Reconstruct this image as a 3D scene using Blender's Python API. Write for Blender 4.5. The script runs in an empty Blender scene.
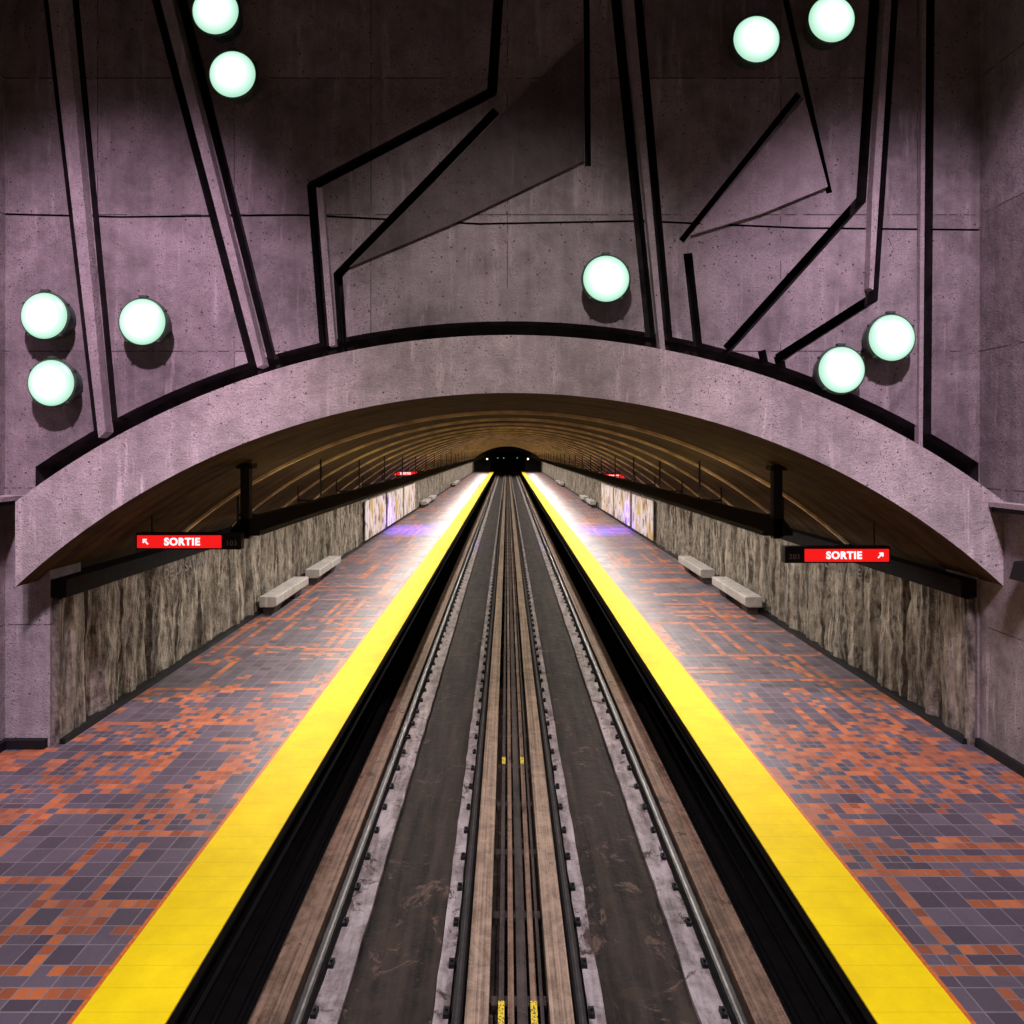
import bpy, bmesh, math, random
from mathutils import Vector, Matrix
random.seed(7)
S=bpy.context.scene
try:
    S.view_settings.view_transform='Standard'
except Exception: pass
F=700.0; VX=507.0; VY=450.0; H=5.3
WY=12.5; BY=11.9
def P(x,y,d=WY): return ((x-VX)*d/F, H+(VY-y)*d/F)

# ---------------- node helper ----------------
class N:
    def __init__(s,name):
        s.m=bpy.data.materials.new(name); s.m.use_nodes=True
        s.t=s.m.node_tree; s.t.nodes.clear()
        s.out=s.t.nodes.new('ShaderNodeOutputMaterial')
        s.b=s.t.nodes.new('ShaderNodeBsdfPrincipled')
        s.t.links.new(s.b.outputs[0],s.out.inputs[0])
    def put(s,sock,v):
        if isinstance(v,bpy.types.NodeSocket): s.t.links.new(v,sock)
        elif v is not None:
            try: sock.default_value=v
            except Exception:
                sock.default_value=(v[0],v[1],v[2],1.0)
    def pos(s):
        n=s.t.nodes.new('ShaderNodeTexCoord'); return n.outputs['Object']
    def sep(s,v):
        n=s.t.nodes.new('ShaderNodeSeparateXYZ'); s.put(n.inputs[0],v); return n.outputs
    def comb(s,x,y,z=0.0):
        n=s.t.nodes.new('ShaderNodeCombineXYZ')
        for i,v in enumerate((x,y,z)): s.put(n.inputs[i],v)
        return n.outputs[0]
    def M(s,op,a,b=0.0,c=0.0):
        n=s.t.nodes.new('ShaderNodeMath'); n.operation=op
        s.put(n.inputs[0],a); s.put(n.inputs[1],b); s.put(n.inputs[2],c)
        return n.outputs[0]
    def white(s,v):
        n=s.t.nodes.new('ShaderNodeTexWhiteNoise'); n.noise_dimensions='3D'; s.put(n.inputs['Vector'],v); return n.outputs['Value']
    def noise(s,v,scale=1.0,detail=4.0,rough=0.55,dist=0.0):
        n=s.t.nodes.new('ShaderNodeTexNoise'); s.put(n.inputs['Vector'],v)
        n.inputs['Scale'].default_value=scale; n.inputs['Detail'].default_value=detail
        n.inputs['Roughness'].default_value=rough; n.inputs['Distortion'].default_value=dist
        return n.outputs[0]
    def vor(s,v,scale,rnd=1.0):
        n=s.t.nodes.new('ShaderNodeTexVoronoi'); s.put(n.inputs['Vector'],v); n.inputs['Scale'].default_value=scale
        n.inputs['Randomness'].default_value=rnd
        return n.outputs
    def map(s,v,loc=(0,0,0),sc=(1,1,1)):
        n=s.t.nodes.new('ShaderNodeMapping'); s.put(n.inputs[0],v)
        n.inputs['Location'].default_value=loc; n.inputs['Scale'].default_value=sc
        return n.outputs[0]
    def mix(s,f,a,b,mode='MIX'):
        n=s.t.nodes.new('ShaderNodeMix'); n.data_type='RGBA'; n.blend_type=mode
        s.put(n.inputs[0],f)
        for i,v in ((6,a),(7,b)):
            if isinstance(v,tuple) and len(v)==3: v=(*v,1.0)
            s.put(n.inputs[i],v)
        return n.outputs[2]
    def rng(s,v,a,b,c=0.0,d=1.0):
        n=s.t.nodes.new('ShaderNodeMapRange'); s.put(n.inputs[0],v)
        for i,q in enumerate((a,b,c,d)): n.inputs[i+1].default_value=q
        return n.outputs[0]
    def bump(s,h,strength=0.5,dist=0.02):
        n=s.t.nodes.new('ShaderNodeBump'); s.put(n.inputs['Height'],h)
        n.inputs['Strength'].default_value=strength; n.inputs['Distance'].default_value=dist
        s.t.links.new(n.outputs[0],s.b.inputs['Normal'])
    def set(s,col=None,rough=None,metal=None,spec=None,em=None,es=None):
        if col is not None:
            if isinstance(col,tuple) and len(col)==3: col=(*col,1)
            s.put(s.b.inputs['Base Color'],col)
        if rough is not None: s.put(s.b.inputs['Roughness'],rough)
        if metal is not None: s.put(s.b.inputs['Metallic'],metal)
        if spec is not None: s.put(s.b.inputs['Specular IOR Level'],spec)
        if em is not None: s.put(s.b.inputs['Emission Color'],(*em,1) if isinstance(em,tuple) else em)
        if es is not None: s.put(s.b.inputs['Emission Strength'],es)
        return s.m

def plain(name,col,rough=0.6,metal=0.0,em=None,es=None,var=0.25,scale=6,spec=None):
    n=N(name); p=n.pos(); f=n.noise(p,scale,2)
    c=n.mix(n.rng(f,0.3,0.7),tuple(q*(1-var) for q in col),tuple(min(1,q*(1+var)) for q in col))
    return n.set(c,rough,metal,em=em,es=es,spec=spec)

def concrete(name,col,stain=0.5,board=True,rough=0.85,pits=1.0,warm=0.0):
    n=N(name); p=n.pos()
    big=n.noise(p,0.5,4,0.6,0.8)
    mid=n.noise(p,3.0,5,0.70)
    fine=n.noise(p,32.0,2,0.6)
    st=n.noise(n.map(p,(3,1,2),(3.2,3.2,0.22)),1.2,4,0.62)
    f=n.M('ADD',n.M('MULTIPLY',big,0.42),n.M('MULTIPLY',mid,0.34))
    f=n.M('ADD',f,n.M('MULTIPLY',st,0.24))
    f=n.rng(f,0.41,0.59)
    d=tuple(c*(1-stain) for c in col)
    c=n.mix(f,d,col)
    c=n.mix(n.rng(fine,0.35,0.65,0.0,0.5),c,tuple(q*0.5 for q in col))
    e=n.noise(n.map(p,(13,3,7),(4.5,4.5,0.5)),1.0,4,0.7)
    c=n.mix(n.rng(e,0.58,0.70,0.0,0.45),c,tuple(min(1,q*1.5) for q in col))
    v=n.vor(p,7.0)
    pm=n.M('MULTIPLY',n.M('LESS_THAN',v[0],0.12),n.M('GREATER_THAN',big,0.52))
    v2=n.vor(p,22.0)
    pm2=n.M('MULTIPLY',n.M('LESS_THAN',v2[0],0.20),n.M('GREATER_THAN',st,0.53))
    pm=n.M('MULTIPLY',n.M('MAXIMUM',pm,pm2),pits)
    c=n.mix(n.M('MULTIPLY',pm,0.75),c,(0.012,0.011,0.011))
    if board:
        o=n.sep(p)
        zz=n.M('FRACT',n.M('DIVIDE',n.M('ADD',o[2],0.27),2.44))
        wob=n.M('GREATER_THAN',mid,0.47)
        l=n.M('MULTIPLY',n.M('LESS_THAN',zz,0.010),wob)
        wn=n.white(n.comb(n.M('FLOOR',n.M('DIVIDE',o[0],2.44)),n.M('FLOOR',n.M('DIVIDE',n.M('ADD',o[2],0.27),2.44)),3.0))
        c=n.mix(n.M('MULTIPLY',wn,0.55),c,n.mix(1.0,c,(0.5,0.47,0.46),'MULTIPLY'))
        xx=n.M('FRACT',n.M('DIVIDE',o[0],2.44)); l2=n.M('MULTIPLY',n.M('LESS_THAN',xx,0.007),wob)
        c=n.mix(n.M('MULTIPLY',n.M('MAXIMUM',l,l2),0.7),c,(0.02,0.018,0.018))
    h=n.M('SUBTRACT',n.M('ADD',n.M('MULTIPLY',mid,0.7),n.M('MULTIPLY',fine,0.3)),n.M('MULTIPLY',pm,0.6))
    n.bump(h,0.9,0.05)
    return n.set(c,rough,spec=0.3)

M_wall=concrete('wall_concrete',(0.47,0.42,0.43),0.62)
M_band=concrete('arch_concrete',(0.60,0.53,0.52),0.5,board=False)
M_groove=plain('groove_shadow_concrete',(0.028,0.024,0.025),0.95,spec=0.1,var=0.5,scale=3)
M_trough=plain('wall_cap_black',(0.010,0.009,0.009),0.95,spec=0.1)
M_rib=concrete('rib_concrete',(0.50,0.44,0.45),0.4,board=False)
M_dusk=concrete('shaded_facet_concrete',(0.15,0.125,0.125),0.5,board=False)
M_rring=plain('vault_joint_glint_tan',(0.75,0.56,0.33),0.6,var=0.4,scale=2)  # pale tan stands in for light caught on the vault panel joints
M_black=plain('black_metal',(0.008,0.008,0.009),0.6,spec=0.25)
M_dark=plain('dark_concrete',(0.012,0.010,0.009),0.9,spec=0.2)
M_steel=plain('dark_steel',(0.04,0.037,0.035),0.45,0.6)
M_railtop=plain('rail_shine',(0.26,0.25,0.25),0.3,0.9)
M_bench=concrete('bench_concrete',(0.42,0.39,0.36),0.35,board=False,pits=0.3)
M_bleg=concrete('bench_base_concrete',(0.14,0.12,0.11),0.35,board=False,pits=0.3)
M_white=plain('sign_white',(0.9,0.9,0.9),0.5,em=(1,1,1),es=1.1,var=0.02)
M_red=plain('sign_red',(0.8,0.01,0.01),0.4,em=(1,0.012,0.012),es=0.85,var=0.02)
M_grey=plain('label_grey',(0.22,0.22,0.22),0.5)
M_letter=plain('lettering_metal',(0.12,0.11,0.10),0.5)

n=N('vault_concrete'); p=n.pos()
a=n.noise(n.map(p,sc=(0.5,3,0.5)),0.8,4,0.6,0.5); b_=n.noise(p,2.5,4,0.6)
f=n.rng(n.M('ADD',n.M('MULTIPLY',a,0.6),n.M('MULTIPLY',b_,0.4)),0.38,0.62)
n.bump(b_,0.4,0.02)
M_vault=n.set(n.mix(f,(0.022,0.014,0.007),(0.075,0.050,0.026)),0.9,spec=0.12)

# lamp lens
n=N('lamp_lens'); p=n.pos(); o=n.sep(p)
r=n.M('SQRT',n.M('ADD',n.M('MULTIPLY',o[0],o[0]),n.M('MULTIPLY',o[2],o[2])))
lc=n.mix(n.rng(r,0.18,0.41),(0.88,1.0,0.92),(0.46,0.88,0.64))
M_lens=n.set((0.06,0.08,0.07),0.35,em=lc,es=n.rng(r,0.18,0.41,1.6,0.85))
M_lrim=plain('lamp_rim',(0.06,0.10,0.075),0.4,0.1)

# platform tile
n=N('platform_tile'); p=n.pos(); o=n.sep(p); x,y=o[0],o[1]
L=0.30; Sm=0.15
lx=n.M('DIVIDE',x,L); ly=n.M('DIVIDE',y,L); sx=n.M('DIVIDE',x,Sm); sy=n.M('DIVIDE',y,Sm)
flx,fly,fsx,fsy=[n.M('FLOOR',q) for q in (lx,ly,sx,sy)]
def edge(q):
    f=n.M('FRACT',q); return n.M('MINIMUM',f,n.M('SUBTRACT',1.0,f))
gl=n.M('LESS_THAN',n.M('MINIMUM',edge(lx),edge(ly)),0.025)
gs=n.M('LESS_THAN',n.M('MINIMUM',edge(sx),edge(sy)),0.05)
row=n.M('GREATER_THAN',n.white(n.comb(fsy,n.M('FLOOR',n.M('DIVIDE',sx,18.0)),1.0)),0.86)
col=n.M('GREATER_THAN',n.white(n.comb(fsx,n.M('FLOOR',n.M('DIVIDE',sy,24.0)),9.0)),0.87)
keep=n.M('GREATER_THAN',n.white(n.comb(fsx,fsy,5.0)),0.08)
line=n.M('MULTIPLY',n.M('MAXIMUM',row,col),keep)
near=n.rng(n.M('ABSOLUTE',n.M('SUBTRACT',y,12.4)),0.8,4.0,0.17,-0.03)
pn=n.M('ADD',n.noise(n.comb(n.M('DIVIDE',flx,4.0),n.M('DIVIDE',fly,4.0),0.0),1.0,1),near)
patch=n.M('GREATER_THAN',pn,0.60)
po=n.M('MULTIPLY',patch,n.M('GREATER_THAN',n.white(n.comb(fsx,fsy,2.0)),0.5))
orange=n.M('MAXIMUM',line,po)
small=n.M('MAXIMUM',line,patch)
g=n.M('MAXIMUM',gl,n.M('MULTIPLY',gs,small))
wl=n.white(n.comb(flx,fly,4.0)); ws=n.white(n.comb(fsx,fsy,7.0))
cg=n.mix(wl,(0.070,0.056,0.073),(0.135,0.108,0.133))
co=n.mix(ws,(0.27,0.070,0.025),(0.58,0.165,0.048))
c=n.mix(orange,cg,co)
c=n.mix(g,c,(0.23,0.195,0.20))
dirt=n.noise(p,0.8,5,0.68,0.5)
c=n.mix(n.rng(dirt,0.35,0.7,0.0,0.5),c,(0.045,0.035,0.040))
n.bump(n.M('SUBTRACT',n.noise(p,20,1),g),0.3,0.006)
M_tile=n.set(c,n.rng(dirt,0.3,0.7,0.32,0.58),spec=0.5)

n=N('yellow_safety_tile'); p=n.pos(); o=n.sep(p)
v=n.vor(p,30.0,0.0); dots=n.M('LESS_THAN',v[0],0.3)
c=n.mix(n.rng(n.noise(p,1.2,5,0.7),0.35,0.7),(0.78,0.57,0.0),(0.93,0.72,0.0))
jy=n.M('LESS_THAN',edge(n.M('DIVIDE',o[1],0.3)),0.012)
c=n.mix(n.M('MULTIPLY',jy,0.35),c,(0.4,0.25,0.0))
n.bump(dots,0.5,0.008)
M_yel=n.set(c,0.6,spec=0.2)
M_orng=plain('orange_border_tile',(0.55,0.13,0.02),0.5,scale=20)

def trackmat(name,c1,c2,c3=None,ys=0.35,th=0.5,rough=0.7,xs=5,sp=0.3):
    n=N(name); p=n.pos()
    a=n.noise(n.map(p,sc=(xs,ys,5)),1.0,5,0.65,0.3); b=n.noise(p,3.0,6,0.78,0.6)
    f=n.rng(n.M('ADD',n.M('MULTIPLY',a,0.5),n.M('MULTIPLY',b,0.5)),0.41,0.59)
    c=n.mix(f,c1,c2)
    if c3:
        s=n.rng(n.noise(n.map(p,(7,3,1)),1.6,6,0.8,0.8),th,th+0.05)
        c=n.mix(s,c,c3)
    n.bump(b,1.0,0.04)
    return n.set(c,n.rng(b,0.3,0.7,rough-0.2,rough+0.15),spec=sp)
M_bed=trackmat('track_bed_grimy',(0.005,0.0035,0.0025),(0.040,0.028,0.019),(0.085,0.055,0.038),th=0.58,rough=0.75,sp=0.25)
M_strip=trackmat('rail_plinth_stained',(0.11,0.085,0.078),(0.36,0.315,0.30),(0.045,0.028,0.022),ys=0.8,th=0.56)
M_tan=trackmat('timber_guide',(0.12,0.080,0.050),(0.36,0.26,0.175),(0.06,0.034,0.022),ys=0.2,th=0.62,xs=26)
M_tan2=trackmat('outer_guide_bar_rusty',(0.07,0.040,0.024),(0.24,0.155,0.098),(0.035,0.020,0.014),ys=0.2,th=0.58,xs=20)
M_mid=trackmat('centre_sleeper',(0.015,0.011,0.009),(0.06,0.045,0.035))

# rough side wall
n=N('ribbed_wall_concrete'); p=n.pos(); o=n.sep(p)
a=n.noise(n.map(p,sc=(1,4.0,0.40)),1.3,5,0.68,0.7); b_=n.noise(n.map(p,sc=(1,1,0.6)),7,5,0.72)
f=n.rng(n.M('ADD',n.M('MULTIPLY',a,0.62),n.M('MULTIPLY',b_,0.38)),0.42,0.60)
c=n.mix(f,(0.055,0.045,0.036),(0.39,0.345,0.28))
big=n.noise(p,0.7,3); c=n.mix(n.rng(big,0.42,0.65,0.0,0.55),c,(0.11,0.092,0.073))
n.bump(n.M('ADD',a,b_),1.0,0.08)
M_rough=n.set(c,0.9,spec=0.2)
n=N('lit_mural_paint'); p=n.pos()  # pale base paints in the light on this wall section; drips are mural colour
st=n.noise(n.map(p,sc=(1,0.8,0.35)),1.5,4,0.6,1.0)
c=n.mix(n.rng(st,0.48,0.6),(0.60,0.56,0.60),(0.45,0.30,0.08))
c=n.mix(n.rng(n.noise(n.map(p,(4,4,4),(1,1.4,0.8)),1.5,3),0.55,0.62),c,(0.12,0.08,0.10))
M_lit_mural=n.set(c,0.7)

# ---------------- geometry helpers ----------------
def obj(name,verts,faces,mats,fm=None,smooth=False,parent=None):
    me=bpy.data.meshes.new(name); me.from_pydata([tuple(v) for v in verts],[],faces)
    for m in (mats if isinstance(mats,(list,tuple)) else [mats]): me.materials.append(m)
    if fm:
        for i,k in enumerate(fm): me.polygons[i].material_index=k
    if smooth:
        for q in me.polygons: q.use_smooth=True
    bm=bmesh.new(); bm.from_mesh(me); bmesh.ops.recalc_face_normals(bm,faces=bm.faces); bm.to_mesh(me); bm.free()
    ob=bpy.data.objects.new(name,me); S.collection.objects.link(ob)
    if parent: ob.parent=parent
    return ob
class B:
    def __init__(s): s.v=[]; s.f=[]; s.m=[]
    def box(s,x0,x1,y0,y1,z0,z1,m=0):
        k=len(s.v)
        s.v+=[(x0,y0,z0),(x1,y0,z0),(x1,y1,z0),(x0,y1,z0),(x0,y0,z1),(x1,y0,z1),(x1,y1,z1),(x0,y1,z1)]
        for f in ((0,1,2,3),(4,5,6,7),(0,1,5,4),(1,2,6,5),(2,3,7,6),(3,0,4,7)):
            s.f.append(tuple(k+i for i in f)); s.m.append(m)
    def prism(s,pts,y0,y1,m=0):
        k=len(s.v); c=len(pts)
        s.v+=[(a,y0,b) for a,b in pts]+[(a,y1,b) for a,b in pts]
        s.f.append(tuple(k+i for i in range(c))); s.m.append(m)
        s.f.append(tuple(k+c+i for i in reversed(range(c)))); s.m.append(m)
        for i in range(c):
            j=(i+1)%c; s.f.append((k+i,k+j,k+c+j,k+c+i)); s.m.append(m)
    def cyl(s,a,b,r,seg=10,m=0):
        a=Vector(a); b=Vector(b); d=(b-a).normalized()
        u=d.orthogonal().normalized(); w=d.cross(u); k=len(s.v)
        for c in (a,b):
            for i in range(seg):
                t=2*math.pi*i/seg; s.v.append(tuple(c+u*r*math.cos(t)+w*r*math.sin(t)))
        for i in range(seg):
            j=(i+1)%seg; s.f.append((k+i,k+j,k+seg+j,k+seg+i)); s.m.append(m)
        s.f.append(tuple(k+i for i in range(seg))); s.m.append(m)
        s.f.append(tuple(k+seg+i for i in range(seg))); s.m.append(m)
    def make(s,name,mats,parent=None,smooth=False): return obj(name,s.v,s.f,mats,s.m,smooth,parent)
def empty(name,loc=(0,0,0)):
    e=bpy.data.objects.new(name,None); e.location=loc; S.collection.objects.link(e); return e

CX=0.135
XL,XR=-8.16,8.40
AC=0.05
Y1=172.0
def arcpts(R,crown,x0,x1,nseg=64):
    return [(x0+(x1-x0)*i/nseg, crown-R+math.sqrt(R*R-(x0+(x1-x0)*i/nseg-AC)**2)) for i in range(nseg+1)]
RI,CI=12.37,6.27
RO,CO=13.88,7.255

# ---------------- end wall with grooves ----------------
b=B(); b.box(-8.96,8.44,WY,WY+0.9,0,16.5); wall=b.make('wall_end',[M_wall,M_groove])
def cut(pts,y0,y1,mat):
    c=B(); c.prism(pts,y0,y1); co=c.make('cutter',[mat])
    md=wall.modifiers.new('b','BOOLEAN'); md.object=co; md.operation='DIFFERENCE'; md.solver='EXACT'
    try: md.material_mode='TRANSFER'
    except Exception: pass
    dg=bpy.context.evaluated_depsgraph_get(); dg.update()
    me=bpy.data.meshes.new_from_object(wall.evaluated_get(dg))
    wall.modifiers.clear(); wall.data=me
    bpy.data.objects.remove(co)
op=[(XL,-1)]+arcpts(RI,CI+0.12,XL,XR)+[(XR-0.001,-1)]
cut(op,WY-0.5,WY+2,M_wall)
gr=arcpts(15.1,7.60,-8.42,8.42,48)+list(reversed(arcpts(14.7,7.0,-8.42,8.42,48)))
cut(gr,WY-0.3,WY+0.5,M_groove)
def seg(p0,p1,w0,w1):
    (a,bz),(c,d)=P(*p0),P(*p1); u=Vector((c-a,d-bz)).normalized(); nn=Vector((-u.y,u.x))
    k=WY/F; e=u*w0*k*0.5*0.4
    a0=Vector((a,bz))-e; c0=Vector((c,d))+e
    return [tuple(a0+nn*w0*k/2),tuple(c0+nn*w1*k/2),tuple(c0-nn*w1*k/2),tuple(a0-nn*w0*k/2)]
def groove(pts,w,depth=0.4):
    for i in range(len(pts)-1):
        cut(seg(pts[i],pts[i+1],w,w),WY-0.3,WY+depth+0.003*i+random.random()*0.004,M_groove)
T=-40
groove([(44,T),(100,440)],10)
groove([(72,T),(116,432)],6)
groove([(147,T),(256,372)],11)
groove([(172,T),(274,366)],9)
groove([(501,T),(492,92),(312,186),(325,352)],10)
groove([(495,112),(338,275),(343,350)],9)
groove([(586,T),(588,165)],6)
groove([(612,T),(652,352)],10)
groove([(634,T),(669,354)],10)
groove([(777,T),(829,192)],6)
groove([(798,95),(682,240)],6)
groove([(688,255),(700,365)],9)
groove([(877,T),(861,200),(728,348)],10)
groove([(896,T),(873,298),(779,358),(785,388)],10)
groove([(930,T),(926,458)],10)
groove([(762,352),(769,384)],8)
groove([(-2,214),(120,217),(300,215),(480,224),(640,221),(800,228),(984,230)],2.0,0.06)

b=B()
def rib(pts,pr=0.1,m=0): b.prism([P(*q) for q in pts],WY-pr,WY+0.05,m)
rib([(50,T),(68,T),(112,432),(105,438)],0.20)
rib([(154,T),(166,T),(268,366),(262,369)],0.24)
rib([(619,T),(628,T),(663,352),(658,352)],0.18)
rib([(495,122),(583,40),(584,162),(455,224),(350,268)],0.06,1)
rib([(803,100),(826,188),(760,215),(690,236)],0.07,0)
rib([(883,T),(889,T),(868,292),(864,290),(867,200)],0.18)
rib([(318,190),(324,190),(337,346),(331,347)],0.12)
rib([(920,T),(924,T),(920,452),(916,450)],0.08)
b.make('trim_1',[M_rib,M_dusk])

# arch band
b=B()
o1=arcpts(RO,CO,-8.36,8.44,72); i1=arcpts(RI,CI,-8.36,8.44,72)
for i in range(72):
    q=[o1[i],o1[i+1],i1[i+1],i1[i]]
    for yy in (BY,WY+0.88): b.v+=[(a,yy,c) for a,c in q]
    s=len(b.v)-8
    fs=[(0,1,2,3),(4,5,6,7),(0,1,5,4),(3,2,6,7)]
    if i==0: fs.append((0,3,7,4))
    if i==71: fs.append((1,2,6,5))
    for f in fs: b.f.append(tuple(s+j for j in f)); b.m.append(1 if f==(3,2,6,7) else 0)
b.make('trim_arch',[M_band,M_vault])

# ---------------- vault ----------------
NS=48
prof=arcpts(RI,CI,-8.75,8.95,NS)
ys=[WY+0.9+3.9*i for i in range(0,45)]
ys=[y for y in ys if y<Y1]+[Y1]
verts=[];faces=[]
for y in ys:
    verts+=[(a,y,c) for a,c in prof]
for j in range(len(ys)-1):
    for i in range(NS):
        a=j*(NS+1)+i; faces.append((a,a+1,a+NS+2,a+NS+1))
vt=obj('ceiling_vault',verts,faces,[M_vault]); sm=vt.modifiers.new('s','SOLIDIFY'); sm.thickness=0.3
sm.offset=1 if vt.data.polygons[NS//2].normal.z>0 else -1
rb=B()
ri=arcpts(RI,CI+0.02,-8.3,8.55,NS); r2=arcpts(RI,CI-0.08,-8.3,8.55,NS)
for y in ys[1:-1]:
    for i in range(NS):
        s=len(rb.v)
        for yy in (y-0.06,y+0.06): rb.v+=[(q[0],yy,q[1]) for q in (ri[i],ri[i+1],r2[i+1],r2[i])]
        for f in ((0,1,2,3),(4,5,6,7),(3,2,6,7)): rb.f.append(tuple(s+j for j in f)); rb.m.append(0)
rb.make('trim_vault_glint_ribs',[M_rring])  # ribs drawn where the panel joints reflect light

# ---------------- platforms ----------------
pe=3.295; yo=4.155
def platform(sgn,xout,name):
    b=B()
    xi=CX+sgn*pe; xy=CX+sgn*yo; xb=xy+sgn*0.05
    lo,hi=sorted((xi,xy)); b.box(lo,hi,-6,Y1,-0.02,0.0,1)
    lo,hi=sorted((xy,xb)); b.box(lo,hi,-6,Y1,-0.02,0.0,2)
    lo,hi=sorted((xb,xout)); b.box(lo,hi,-6,Y1,-0.02,0.0,0)
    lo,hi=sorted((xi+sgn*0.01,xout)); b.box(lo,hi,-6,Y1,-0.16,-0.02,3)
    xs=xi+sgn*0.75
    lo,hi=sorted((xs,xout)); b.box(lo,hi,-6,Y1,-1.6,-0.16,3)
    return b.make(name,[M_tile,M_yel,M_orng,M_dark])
platform(-1,-9.3,'floor_left'); platform(1,8.75,'floor_right')

# ---------------- ribbed platform walls ----------------
from mathutils import noise as mn
def ribwall(x,sgn,name):
    verts=[];faces=[]
    ysl=[]; y=WY+0.06
    while y<45: ysl.append(y); y+=0.05
    while y<90: ysl.append(y); y+=0.2
    while y<Y1: ysl.append(y); y+=0.8
    ysl.append(Y1); nz=20; zt=2.62
    for y in ysl:
        pan=(y%1.22)/1.22
        joint=-0.13 if pan<0.08 else 0.0
        base=0.11 if y<13.5 else 0.04
        amp=0.5 if y<13.5 else 1.0
        for k in range(nz+1):
            z=zt*k/nz
            r=0.16*mn.noise(Vector((y*2.6,z*0.22,x)))+0.10*mn.noise(Vector((y*5.5,z*0.8,x+5)))+0.05*mn.noise(Vector((y*9,z*4,x+9)))
            verts.append((x-sgn*((r+joint)*amp+base),y,z))
    for j in range(len(ysl)-1):
        for k in range(nz):
            a=j*(nz+1)+k; faces.append((a,a+1,a+nz+2,a+nz+1))
    k0=len(verts); xo=x+sgn*0.35
    verts+= [(xo,ysl[0],0),(xo,Y1,0),(xo,Y1,zt),(xo,ysl[0],zt)]
    faces.append((k0,k0+1,k0+2,k0+3))
    faces.append(tuple(range(0,nz+1))+(k0+3,k0))
    return obj(name,verts,faces,[M_rough])
ribwall(XL,-1,'wall_left'); ribwall(XR,1,'wall_right')
for sgn,x,nm in ((-1,XL,'trim_2'),(1,XR,'trim_3')):
    b=B()
    lo,hi=sorted((x-sgn*0.28,x+sgn*0.5)); b.box(lo,hi,WY+0.02,Y1,2.66,2.98)
    b.make(nm,[M_trough])
    b=B(); b.box(min(x-sgn*0.20,x),max(x-sgn*0.20,x),WY+0.1,Y1,0.0,0.10)
    b.make('baseboard_left' if sgn<0 else 'baseboard_right',[M_black])
for sgn,x in ((-1,XL),(1,XR)):
    b=B(); a=x-sgn*0.24
    for (y0,y1) in ((39,45.5),(46.2,53),(53.6,60)):
        b.box(min(a,a-sgn*0.05),max(a,a-sgn*0.05),y0,y1,0.25,2.45)
    b.make('lit_wall_mural',[M_lit_mural])

# ---------------- hall shell ----------------
def hallwall(x0,x1,name):
    b=B(); b.box(x0,x1,-6,WY+0.9,0,16.5); return b.make(name,[M_wall])
hallwall(-9.36,-8.96,'wall_hall_left'); hallwall(8.44,8.84,'wall_hall_right')
b=B(); b.box(-9.36,8.84,-6.4,-6,-1.6,16.5); b.make('wall_back',[M_wall])
b=B(); b.box(-9.36,8.84,-6.4,WY+0.9,16.5,16.9); b.make('ceiling',[M_wall])
b=B(); b.box(8.18,8.44,-5.9,12.2,4.34,4.42,0); b.box(8.24,8.44,-5.9,12.2,4.26,4.34,1); b.make('wall_ledge',[M_rib,M_black])
b=B(); b.box(-8.96,-8.55,-5.9,WY,4.42,4.50,0); b.box(-8.96,-8.62,-5.9,WY,4.34,4.42,1); b.make('wall_ledge',[M_rib,M_black])
b=B(); b.box(8.36,8.44,-5.9,12.5,0,0.16); b.make('baseboard_hall_right',[M_black])
b=B(); b.box(-8.96,-8.2,12.38,12.5,0,0.16); b.box(-8.96,-8.86,-5.9,12.38,0,0.16); b.make('baseboard_hall_left',[M_black])
b=B(); b.box(8.36,8.44,11.1,11.25,3.30,3.45,0)
b.prism([(8.12,3.22),(8.36,3.16),(8.40,3.52),(8.20,3.50)],11.0,11.32,0); b.make('pa_speaker',[M_black])

# ---------------- lamps ----------------
def lamp(px,py,r=0.405,pr=0.34):
    d=WY-pr; X,Z=P(px,py,d)
    prof=[(0.80*r,0.0,0),(0.86*r,-0.03,0),(0.88*r,-pr+0.12,0),(1.0*r,-pr+0.09,0),(1.06*r,-pr+0.05,0),(1.06*r,-pr,0),(1.0*r,-pr-0.03,0),(0.985*r,-pr-0.02,0)]
    for i in range(0,9):
        t=i/8*math.pi/2; prof.append((0.98*r*math.cos(t),-pr-0.02-0.10*math.sin(t),1))
    seg_=48; v=[];f=[];m=[]
    for (rr,yy,_) in prof[:-1]:
        for i in range(seg_):
            t=2*math.pi*i/seg_; v.append((rr*math.cos(t),yy,rr*math.sin(t)))
    for j in range(len(prof)-2):
        for i in range(seg_):
            k=(i+1)%seg_; f.append((j*seg_+i,j*seg_+k,(j+1)*seg_+k,(j+1)*seg_+i)); m.append(1 if prof[j][2]==1 else 0)
    v.append((0,prof[-1][1],0)); j=len(prof)-2
    for i in range(seg_): f.append((j*seg_+i,j*seg_+(i+1)%seg_,len(v)-1)); m.append(1)
    bb=B(); bb.v=v; bb.f=f; bb.m=m
    bb.box(-0.07,0.07,-pr-0.02,-pr+0.06,1.04*r,1.04*r+0.04,0)
    for a in (0.5,2.6,4.0,5.4):
        cx,cz=1.05*r*math.cos(a),1.05*r*math.sin(a); bb.box(cx-0.02,cx+0.02,-pr-0.02,-pr+0.06,cz-0.02,cz+0.02,0)
    o=bb.make('wall_lamp',[M_lrim,M_lens],smooth=False)
    for q in o.data.polygons:
        if q.material_index==1: q.use_smooth=True
    o.location=(X,WY,Z)
for q in ((216,12),(233,75),(756,40),(831,20),(45,316),(143,322),(52,383),(606,279),(841,370),(891,338)): lamp(*q)

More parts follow.
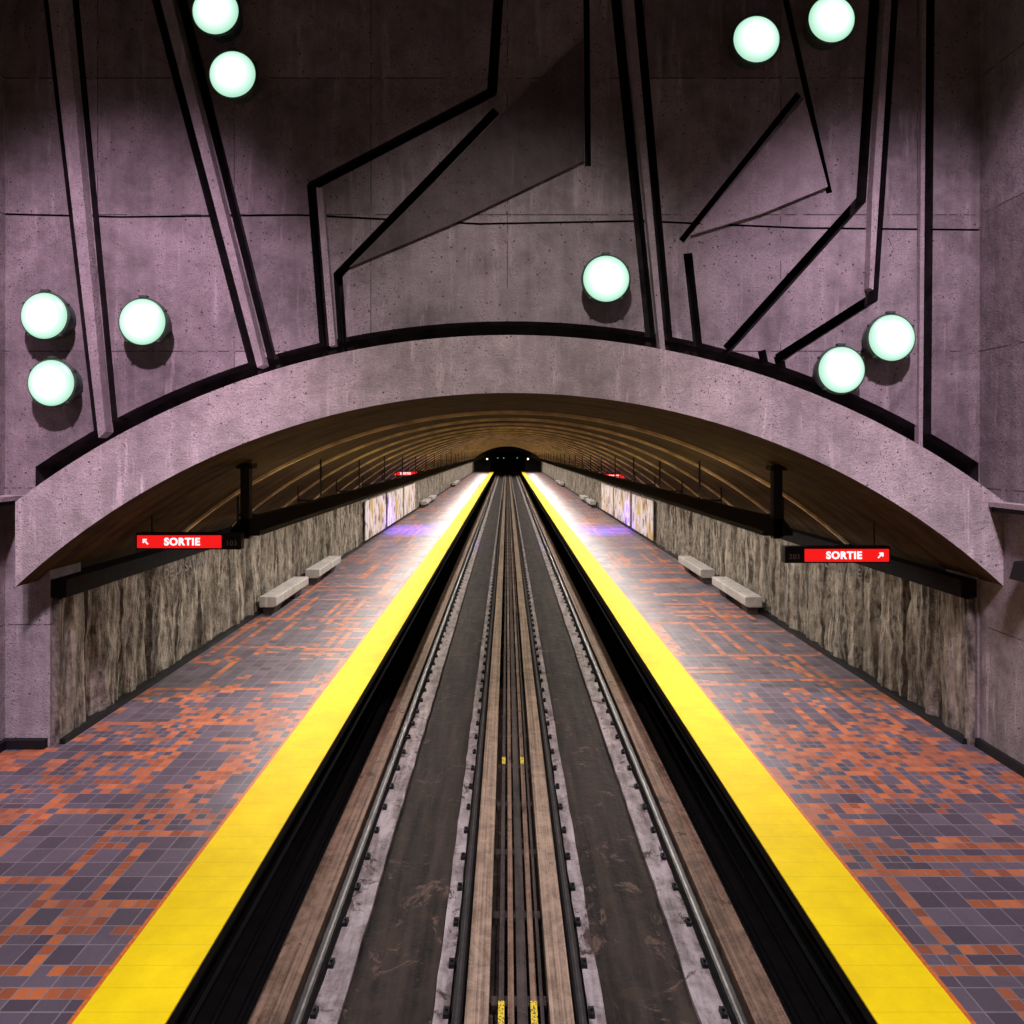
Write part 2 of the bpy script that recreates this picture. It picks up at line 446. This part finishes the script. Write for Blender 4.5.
# ---------------- track ----------------
YT=Y1+30; Y0=-5.98; YE=YT-0.02
b=B()
b.box(-4.05+CX,4.05+CX,Y0,YE,-1.75,-1.6,0); b.make('floor_track_pit',[M_dark])
def sym(b,a,c,z0,z1,m=0,y0=Y0,y1=YE):
    b.box(CX+a,CX+c,y0,y1,z0,z1,m); b.box(CX-c,CX-a,y0,y1,z0,z1,m)
b=B()
sym(b,0.62,3.02,-1.6,-1.06)
b.box(CX-0.62,CX+0.62,Y0,YE,-1.6,-1.16,0)
b.make('track_bed',[M_bed])
b=B()
def strip(xa,xb,z0,z1):
    ylist=[]; y=Y0
    while y<40: ylist.append(y); y+=0.35
    while y<YE: ylist.append(y); y+=3.0
    ylist.append(YE)
    k=len(b.v)
    for i,y in enumerate(ylist):
        j=0.010 if y<40 else 0
        ja,jb=random.uniform(-j,j),random.uniform(-j,j)
        b.v+=[(xa+ja,y,z0),(xa+ja,y,z1),(xb+jb,y,z1),(xb+jb,y,z0)]
    for i in range(len(ylist)-1):
        q=k+4*i
        for a in range(3): b.f.append((q+a,q+a+1,q+a+5,q+a+4)); b.m.append(0)
for s in (-1,1):
    for xa,xb in ((2.00,2.32),(0.78,0.96)):
        lo,hi=sorted((CX+s*xa,CX+s*xb)); strip(lo,hi,-1.06,-1.0)
b.make('rail_plinth',[M_strip])
b=B(); sym(b,2.55,2.93,-1.06,-0.90,1); sym(b,0.34,0.60,-1.16,-0.93,0)
b.make('timber_guide_bar',[M_tan,M_tan2])
def railprof(x,z):
    return [(x-.07,z),(x+.07,z),(x+.07,z+.02),(x+.015,z+.035),(x+.015,z+.11),(x+.04,z+.12),(x+.04,z+.155),(x-.04,z+.155),(x-.04,z+.12),(x-.015,z+.11),(x-.015,z+.035),(x-.07,z+.02)]
b=B()
for s in (-1,1):
    for xr in (2.41,0.69):
        b.prism(railprof(CX+s*xr,-1.06),Y0,YE,0)
        b.box(CX+s*xr-.012,CX+s*xr+.012,Y0,YE,-0.906,-0.902,1)
    b.box(CX+s*2.50-.02,CX+s*2.50+.02,Y0,YE,-1.02,-0.98,0)
b.make('running_rail',[M_steel,M_railtop])
b=B(); y=1.0
while y<90:
    for s in (-1,1):
        for xr in (2.28,0.81):
            b.box(CX+s*xr-.035,CX+s*xr+.03,y,y+0.12,-1.0,-0.95,0)
            b.cyl((CX+s*xr,y+.06,-.95),(CX+s*xr,y+.06,-.92),.018,6,0)
    y+=0.75
b.make('rail_clip',[M_black])
b=B()
for xx,w,z,m in ((-0.20,0.03,-0.98,0),(-0.09,0.035,-1.0,1),(0.04,0.06,-1.03,0),(0.17,0.035,-0.98,1),(0.26,0.02,-1.0,0)):
    b.box(CX+xx-w,CX+xx+w,Y0,YE,-1.16,z,m)
y=0.5
while y<80: b.box(CX-0.32,CX+0.32,y,y+0.14,-1.16,-1.05,0); y+=1.5
b.make('centre_cable_trough',[M_mid,M_tan2])
n=N('yellow_label'); p=n.pos(); v=n.noise(n.map(p,sc=(60,60,60)),1.0,1)
M_yl=n.set(n.mix(n.M('GREATER_THAN',v,0.56),(0.65,0.48,0.02),(0.05,0.04,0.02)),0.6)
b=B()
for yy,l in ((7.55,0.42),(14.0,0.3)):
    b.box(CX-0.235,CX-0.165,yy,yy+l,-0.98,-0.972); b.box(CX+0.13,CX+0.205,yy,yy+l,-0.98,-0.972)
b.make('track_marker',[M_yl])
b=B()
for s in (-1,1):
    for xx,z,r in ((3.35,-1.55,.05),(3.55,-1.35,.04),(3.75,-1.2,.04)):
        b.cyl((CX+s*xx,Y0,z),(CX+s*xx,Y1-0.1,z),r,8)
b.make('power_cable',[M_black])

# ---------------- benches ----------------
def bench(sgn,wx,y0,ln=3.6):
    b=B()
    a=wx-sgn*0.26; f=wx-sgn*0.82
    b.prism([(a,0.62),(f+sgn*0.03,0.62),(f,0.59),(f,0.34),(f+sgn*0.10,0.28),(a,0.28)],y0,y0+ln)
    for c in (0.35,ln-0.95):
        b.prism([(a,0.28),(f+sgn*0.12,0.28),(f+sgn*0.24,0.0),(a,0.0)],y0+c,y0+c+0.6,1)
    o=b.make('concrete_bench',[M_bench,M_bleg]); bv=o.modifiers.new('b','BEVEL'); bv.width=0.02; bv.segments=2
for sgn,wx in ((-1,XL),(1,XR)):
    for y0 in (22.3,27.4,64,69.5,100,105.5): bench(sgn,wx,y0)

# ---------------- light troughs ----------------
def vz(x): return CI-RI+math.sqrt(RI*RI-(x-AC)**2)
SX={-1:-5.32,1:5.50}
for s in (-1,1):
    x=SX[s]; b=B()
    b.prism([(x-.30,3.56),(x+.30,3.56),(x+.30,3.66),(x+.12,3.90),(x-.12,3.90),(x-.30,3.66)],14.2,165,0)
    y=20.0
    while y<164: b.cyl((x,y,3.7),(x,y,vz(x)-.01),.03,6); y+=5.2
    xo=x+s*1.6
    y=18.0
    while y<100: b.cyl((xo,y,3.0),(xo,y,vz(xo)-.01),.025,6); b.box(min(x,xo),max(x,xo),y-.03,y+.03,3.0+.6,3.66); y+=5.2
    b.box(x-.09,x+.09,14.2,14.38,3.5,vz(x)-0.01,0)
    b.box(x-.16,x+.16,14.15,14.45,vz(x)-.12,vz(x)-.01,0)
    b.make('light_trough',[M_black])

# ---------------- signs ----------------
def text(body,size,loc,mat,parent,bold=0.0,rot=(math.pi/2,0,0),al='CENTER'):
    cu=bpy.data.curves.new('text','FONT'); cu.body=body; cu.size=size; cu.align_x=al; cu.align_y='CENTER'
    cu.extrude=0.004; cu.offset=bold; cu.space_character=1.12
    cu.materials.append(mat); o=bpy.data.objects.new('lettering',cu); S.collection.objects.link(o)
    o.location=loc; o.rotation_euler=rot; o.parent=parent; return o
def sign(s,xa,xb,y,z,h=0.25,num='103'):
    w=xb-xa; e=empty('exit_sign',((xa+xb)/2,y,z))
    b=B(); ext=0.36
    x0=-w/2-0.03-(ext if s>0 else 0); x1=w/2+0.03+(ext if s<0 else 0)
    b.box(x0,x1,0.0,0.16,-h/2-.03,h/2+.05,0)
    b.box(-w/2,w/2,-0.012,0.0,-h/2,h/2,1)
    b.make('housing',[M_black,M_red],parent=e)
    b=B()
    hx=-w/2+0.25 if s<0 else w/2-0.25
    wx=(xa+xb)/2+hx
    b.cyl((hx,0.08,h/2),(hx,0.08,vz(wx)-z-0.01),.015,6)
    b.make('hanger_rod',[M_black],parent=e)
    text('SORTIE',h*0.80,(0.06*(-s),-0.018,-0.005),M_white,e,bold=0.007)
    ax=-w/2+0.17 if s<0 else w/2-0.17
    b=B(); q=s; u=h*0.26
    sh=[(-0.9,-0.65),(-0.65,-0.9),(0.45,0.2),(0.45,-0.35),(0.85,-0.35),(0.85,0.85),(-0.35,0.85),(-0.35,0.45),(0.2,0.45)]
    b.prism([(ax+q*u*a,u*c) for a,c in sh],-0.02,-0.013); b.make('arrow',[M_white],parent=e)
    text(num,h*0.55,((w/2+0.2) if s<0 else (-w/2-0.2),-0.006,-0.03),M_grey,e)
sign(-1,-7.34,-5.67,13.9,3.48,num='103'); sign(1,5.91,7.58,13.9,3.21,num='203')
sign(-1,-7.7,-6.05,47,3.72); sign(1,6.4,8.05,47,3.55)
for s,x,rz in ((-1,XL+0.25,math.pi/2),(1,XR-0.25,-math.pi/2)):
    e=empty('station_name_lettering',(x,17.3,2.42))
    text('DE LA SAVANE',0.32,(0,0,0),M_letter,e,0.008,rot=(math.pi/2,0,rz))

# ---------------- far end ----------------
for nm,a in (('wall_portal_left',(-9,-4.1,Y1,Y1+.4,-1.6,7)),('wall_portal_right',(4.4,9,Y1,Y1+.4,-1.6,7)),('wall_portal_top',(-4.1,4.4,Y1,Y1+.4,4.8,7)),
    ('wall_tunnel_left',(-4.5,-4.1,Y1+.4,YT,-1.6,5)),('wall_tunnel_right',(4.4,4.8,Y1+.4,YT,-1.6,5)),('ceiling_tunnel',(-4.1,4.4,Y1+.4,YT,4.8,5.0)),('wall_tunnel_end',(-4.1,4.4,YT,YT+.4,-1.6,5))):
    b=B(); b.box(*a); b.make(nm,[M_dark])
M_green=plain('signal_lens',(0.1,0.4,0.35),0.4,em=(0.35,0.9,0.8),es=0.8,var=0.02)
M_warm=plain('portal_lamp_warm',(1,0.8,0.5),0.4,em=(1,0.88,0.65),es=2,var=0.02)
b=B()
for xx in (-2.5,-0.9,2.8): b.box(xx-.2,xx+.2,Y1+20,Y1+20.3,2.8,4.79,0); b.cyl((xx,Y1+19.9,3.1),(xx,Y1+20,3.1),.12,10,1)
b.make('tunnel_signal',[M_black,M_green])
for s in (-1,1):
    b=B(); x=CX+s*5.0; b.cyl((x,Y1-.3,3.1),(x,Y1-.2,3.1),.22,16,1); b.box(x-.28,x+.28,Y1-.2,Y1-.01,2.8,3.4,0)
    b.make('portal_lamp',[M_black,M_warm])

# ---------------- lights ----------------
def area(loc,rot,sx,sy,power,col,name):
    l=bpy.data.lights.new(name,'AREA'); l.shape='RECTANGLE'; l.size=sx; l.size_y=sy; l.energy=power; l.color=col
    o=bpy.data.objects.new(name,l); o.location=loc; o.rotation_euler=rot; S.collection.objects.link(o); return o
for s in (-1,1):
    for (ya,yb) in ((14.4,40),(40,90),(90,165)):
        ln=yb-ya
        area((SX[s],(ya+yb)/2,3.53),(0,0,0),0.3,ln-.3,50*ln,(1.0,0.91,0.84),'trough_tube_light')
    area((SX[s],89,3.95),(math.pi,0,0),0.15,148,420,(1.0,0.70,0.34),'vault_fill_light')  # warm fill added above the trough to brighten the vault
def spot(loc,tgt,power,col,ang,blend=1.0,rad=0.3,name='hall_spot_light'):
    l=bpy.data.lights.new(name,'SPOT'); l.energy=power; l.color=col; l.spot_size=math.radians(ang); l.spot_blend=blend; l.shadow_soft_size=rad
    o=bpy.data.objects.new(name,l); o.location=loc; S.collection.objects.link(o)
    d=Vector(tgt)-Vector(loc); o.rotation_euler=d.to_track_quat('-Z','Y').to_euler(); return o
spot((-4.6,4.0,15.6),(-7.4,12.5,4.6),8000,(1.0,0.67,0.90),53)
spot((4.6,4.0,15.6),(7.2,12.5,4.6),6600,(1.0,0.71,0.92),53)
spot((0,3.0,15.6),(0,12.5,5.0),4200,(1.0,0.83,0.86),50)
for x in (-5.2,5.2):
    spot((x,2.5,15.8),(x*0.95,6.5,0),9400,(0.95,0.86,1.0),66,0.8,0.5,'hall_down_light')
for x,y in ((-6.1,47),(6.4,47)):
    spot((x,y,3.4),(x,y,0),5500,(0.10,0.06,1.0),110,1.0,0.2,'blue_display_light')

w=bpy.data.worlds.new('W'); S.world=w; w.use_nodes=True
w.node_tree.nodes['Background'].inputs[0].default_value=(0.10,0.08,0.11,1)
w.node_tree.nodes['Background'].inputs[1].default_value=0.05

cam=bpy.data.cameras.new('cam'); co=bpy.data.objects.new('camera',cam); S.collection.objects.link(co)
cam.sensor_width=36; cam.lens=F/1024*36; co.location=(0,0,H); co.rotation_euler=(math.pi/2,0,0)
cam.shift_x=(512-VX)/1024; cam.shift_y=-(512-VY)/1024; cam.clip_end=500
S.camera=co
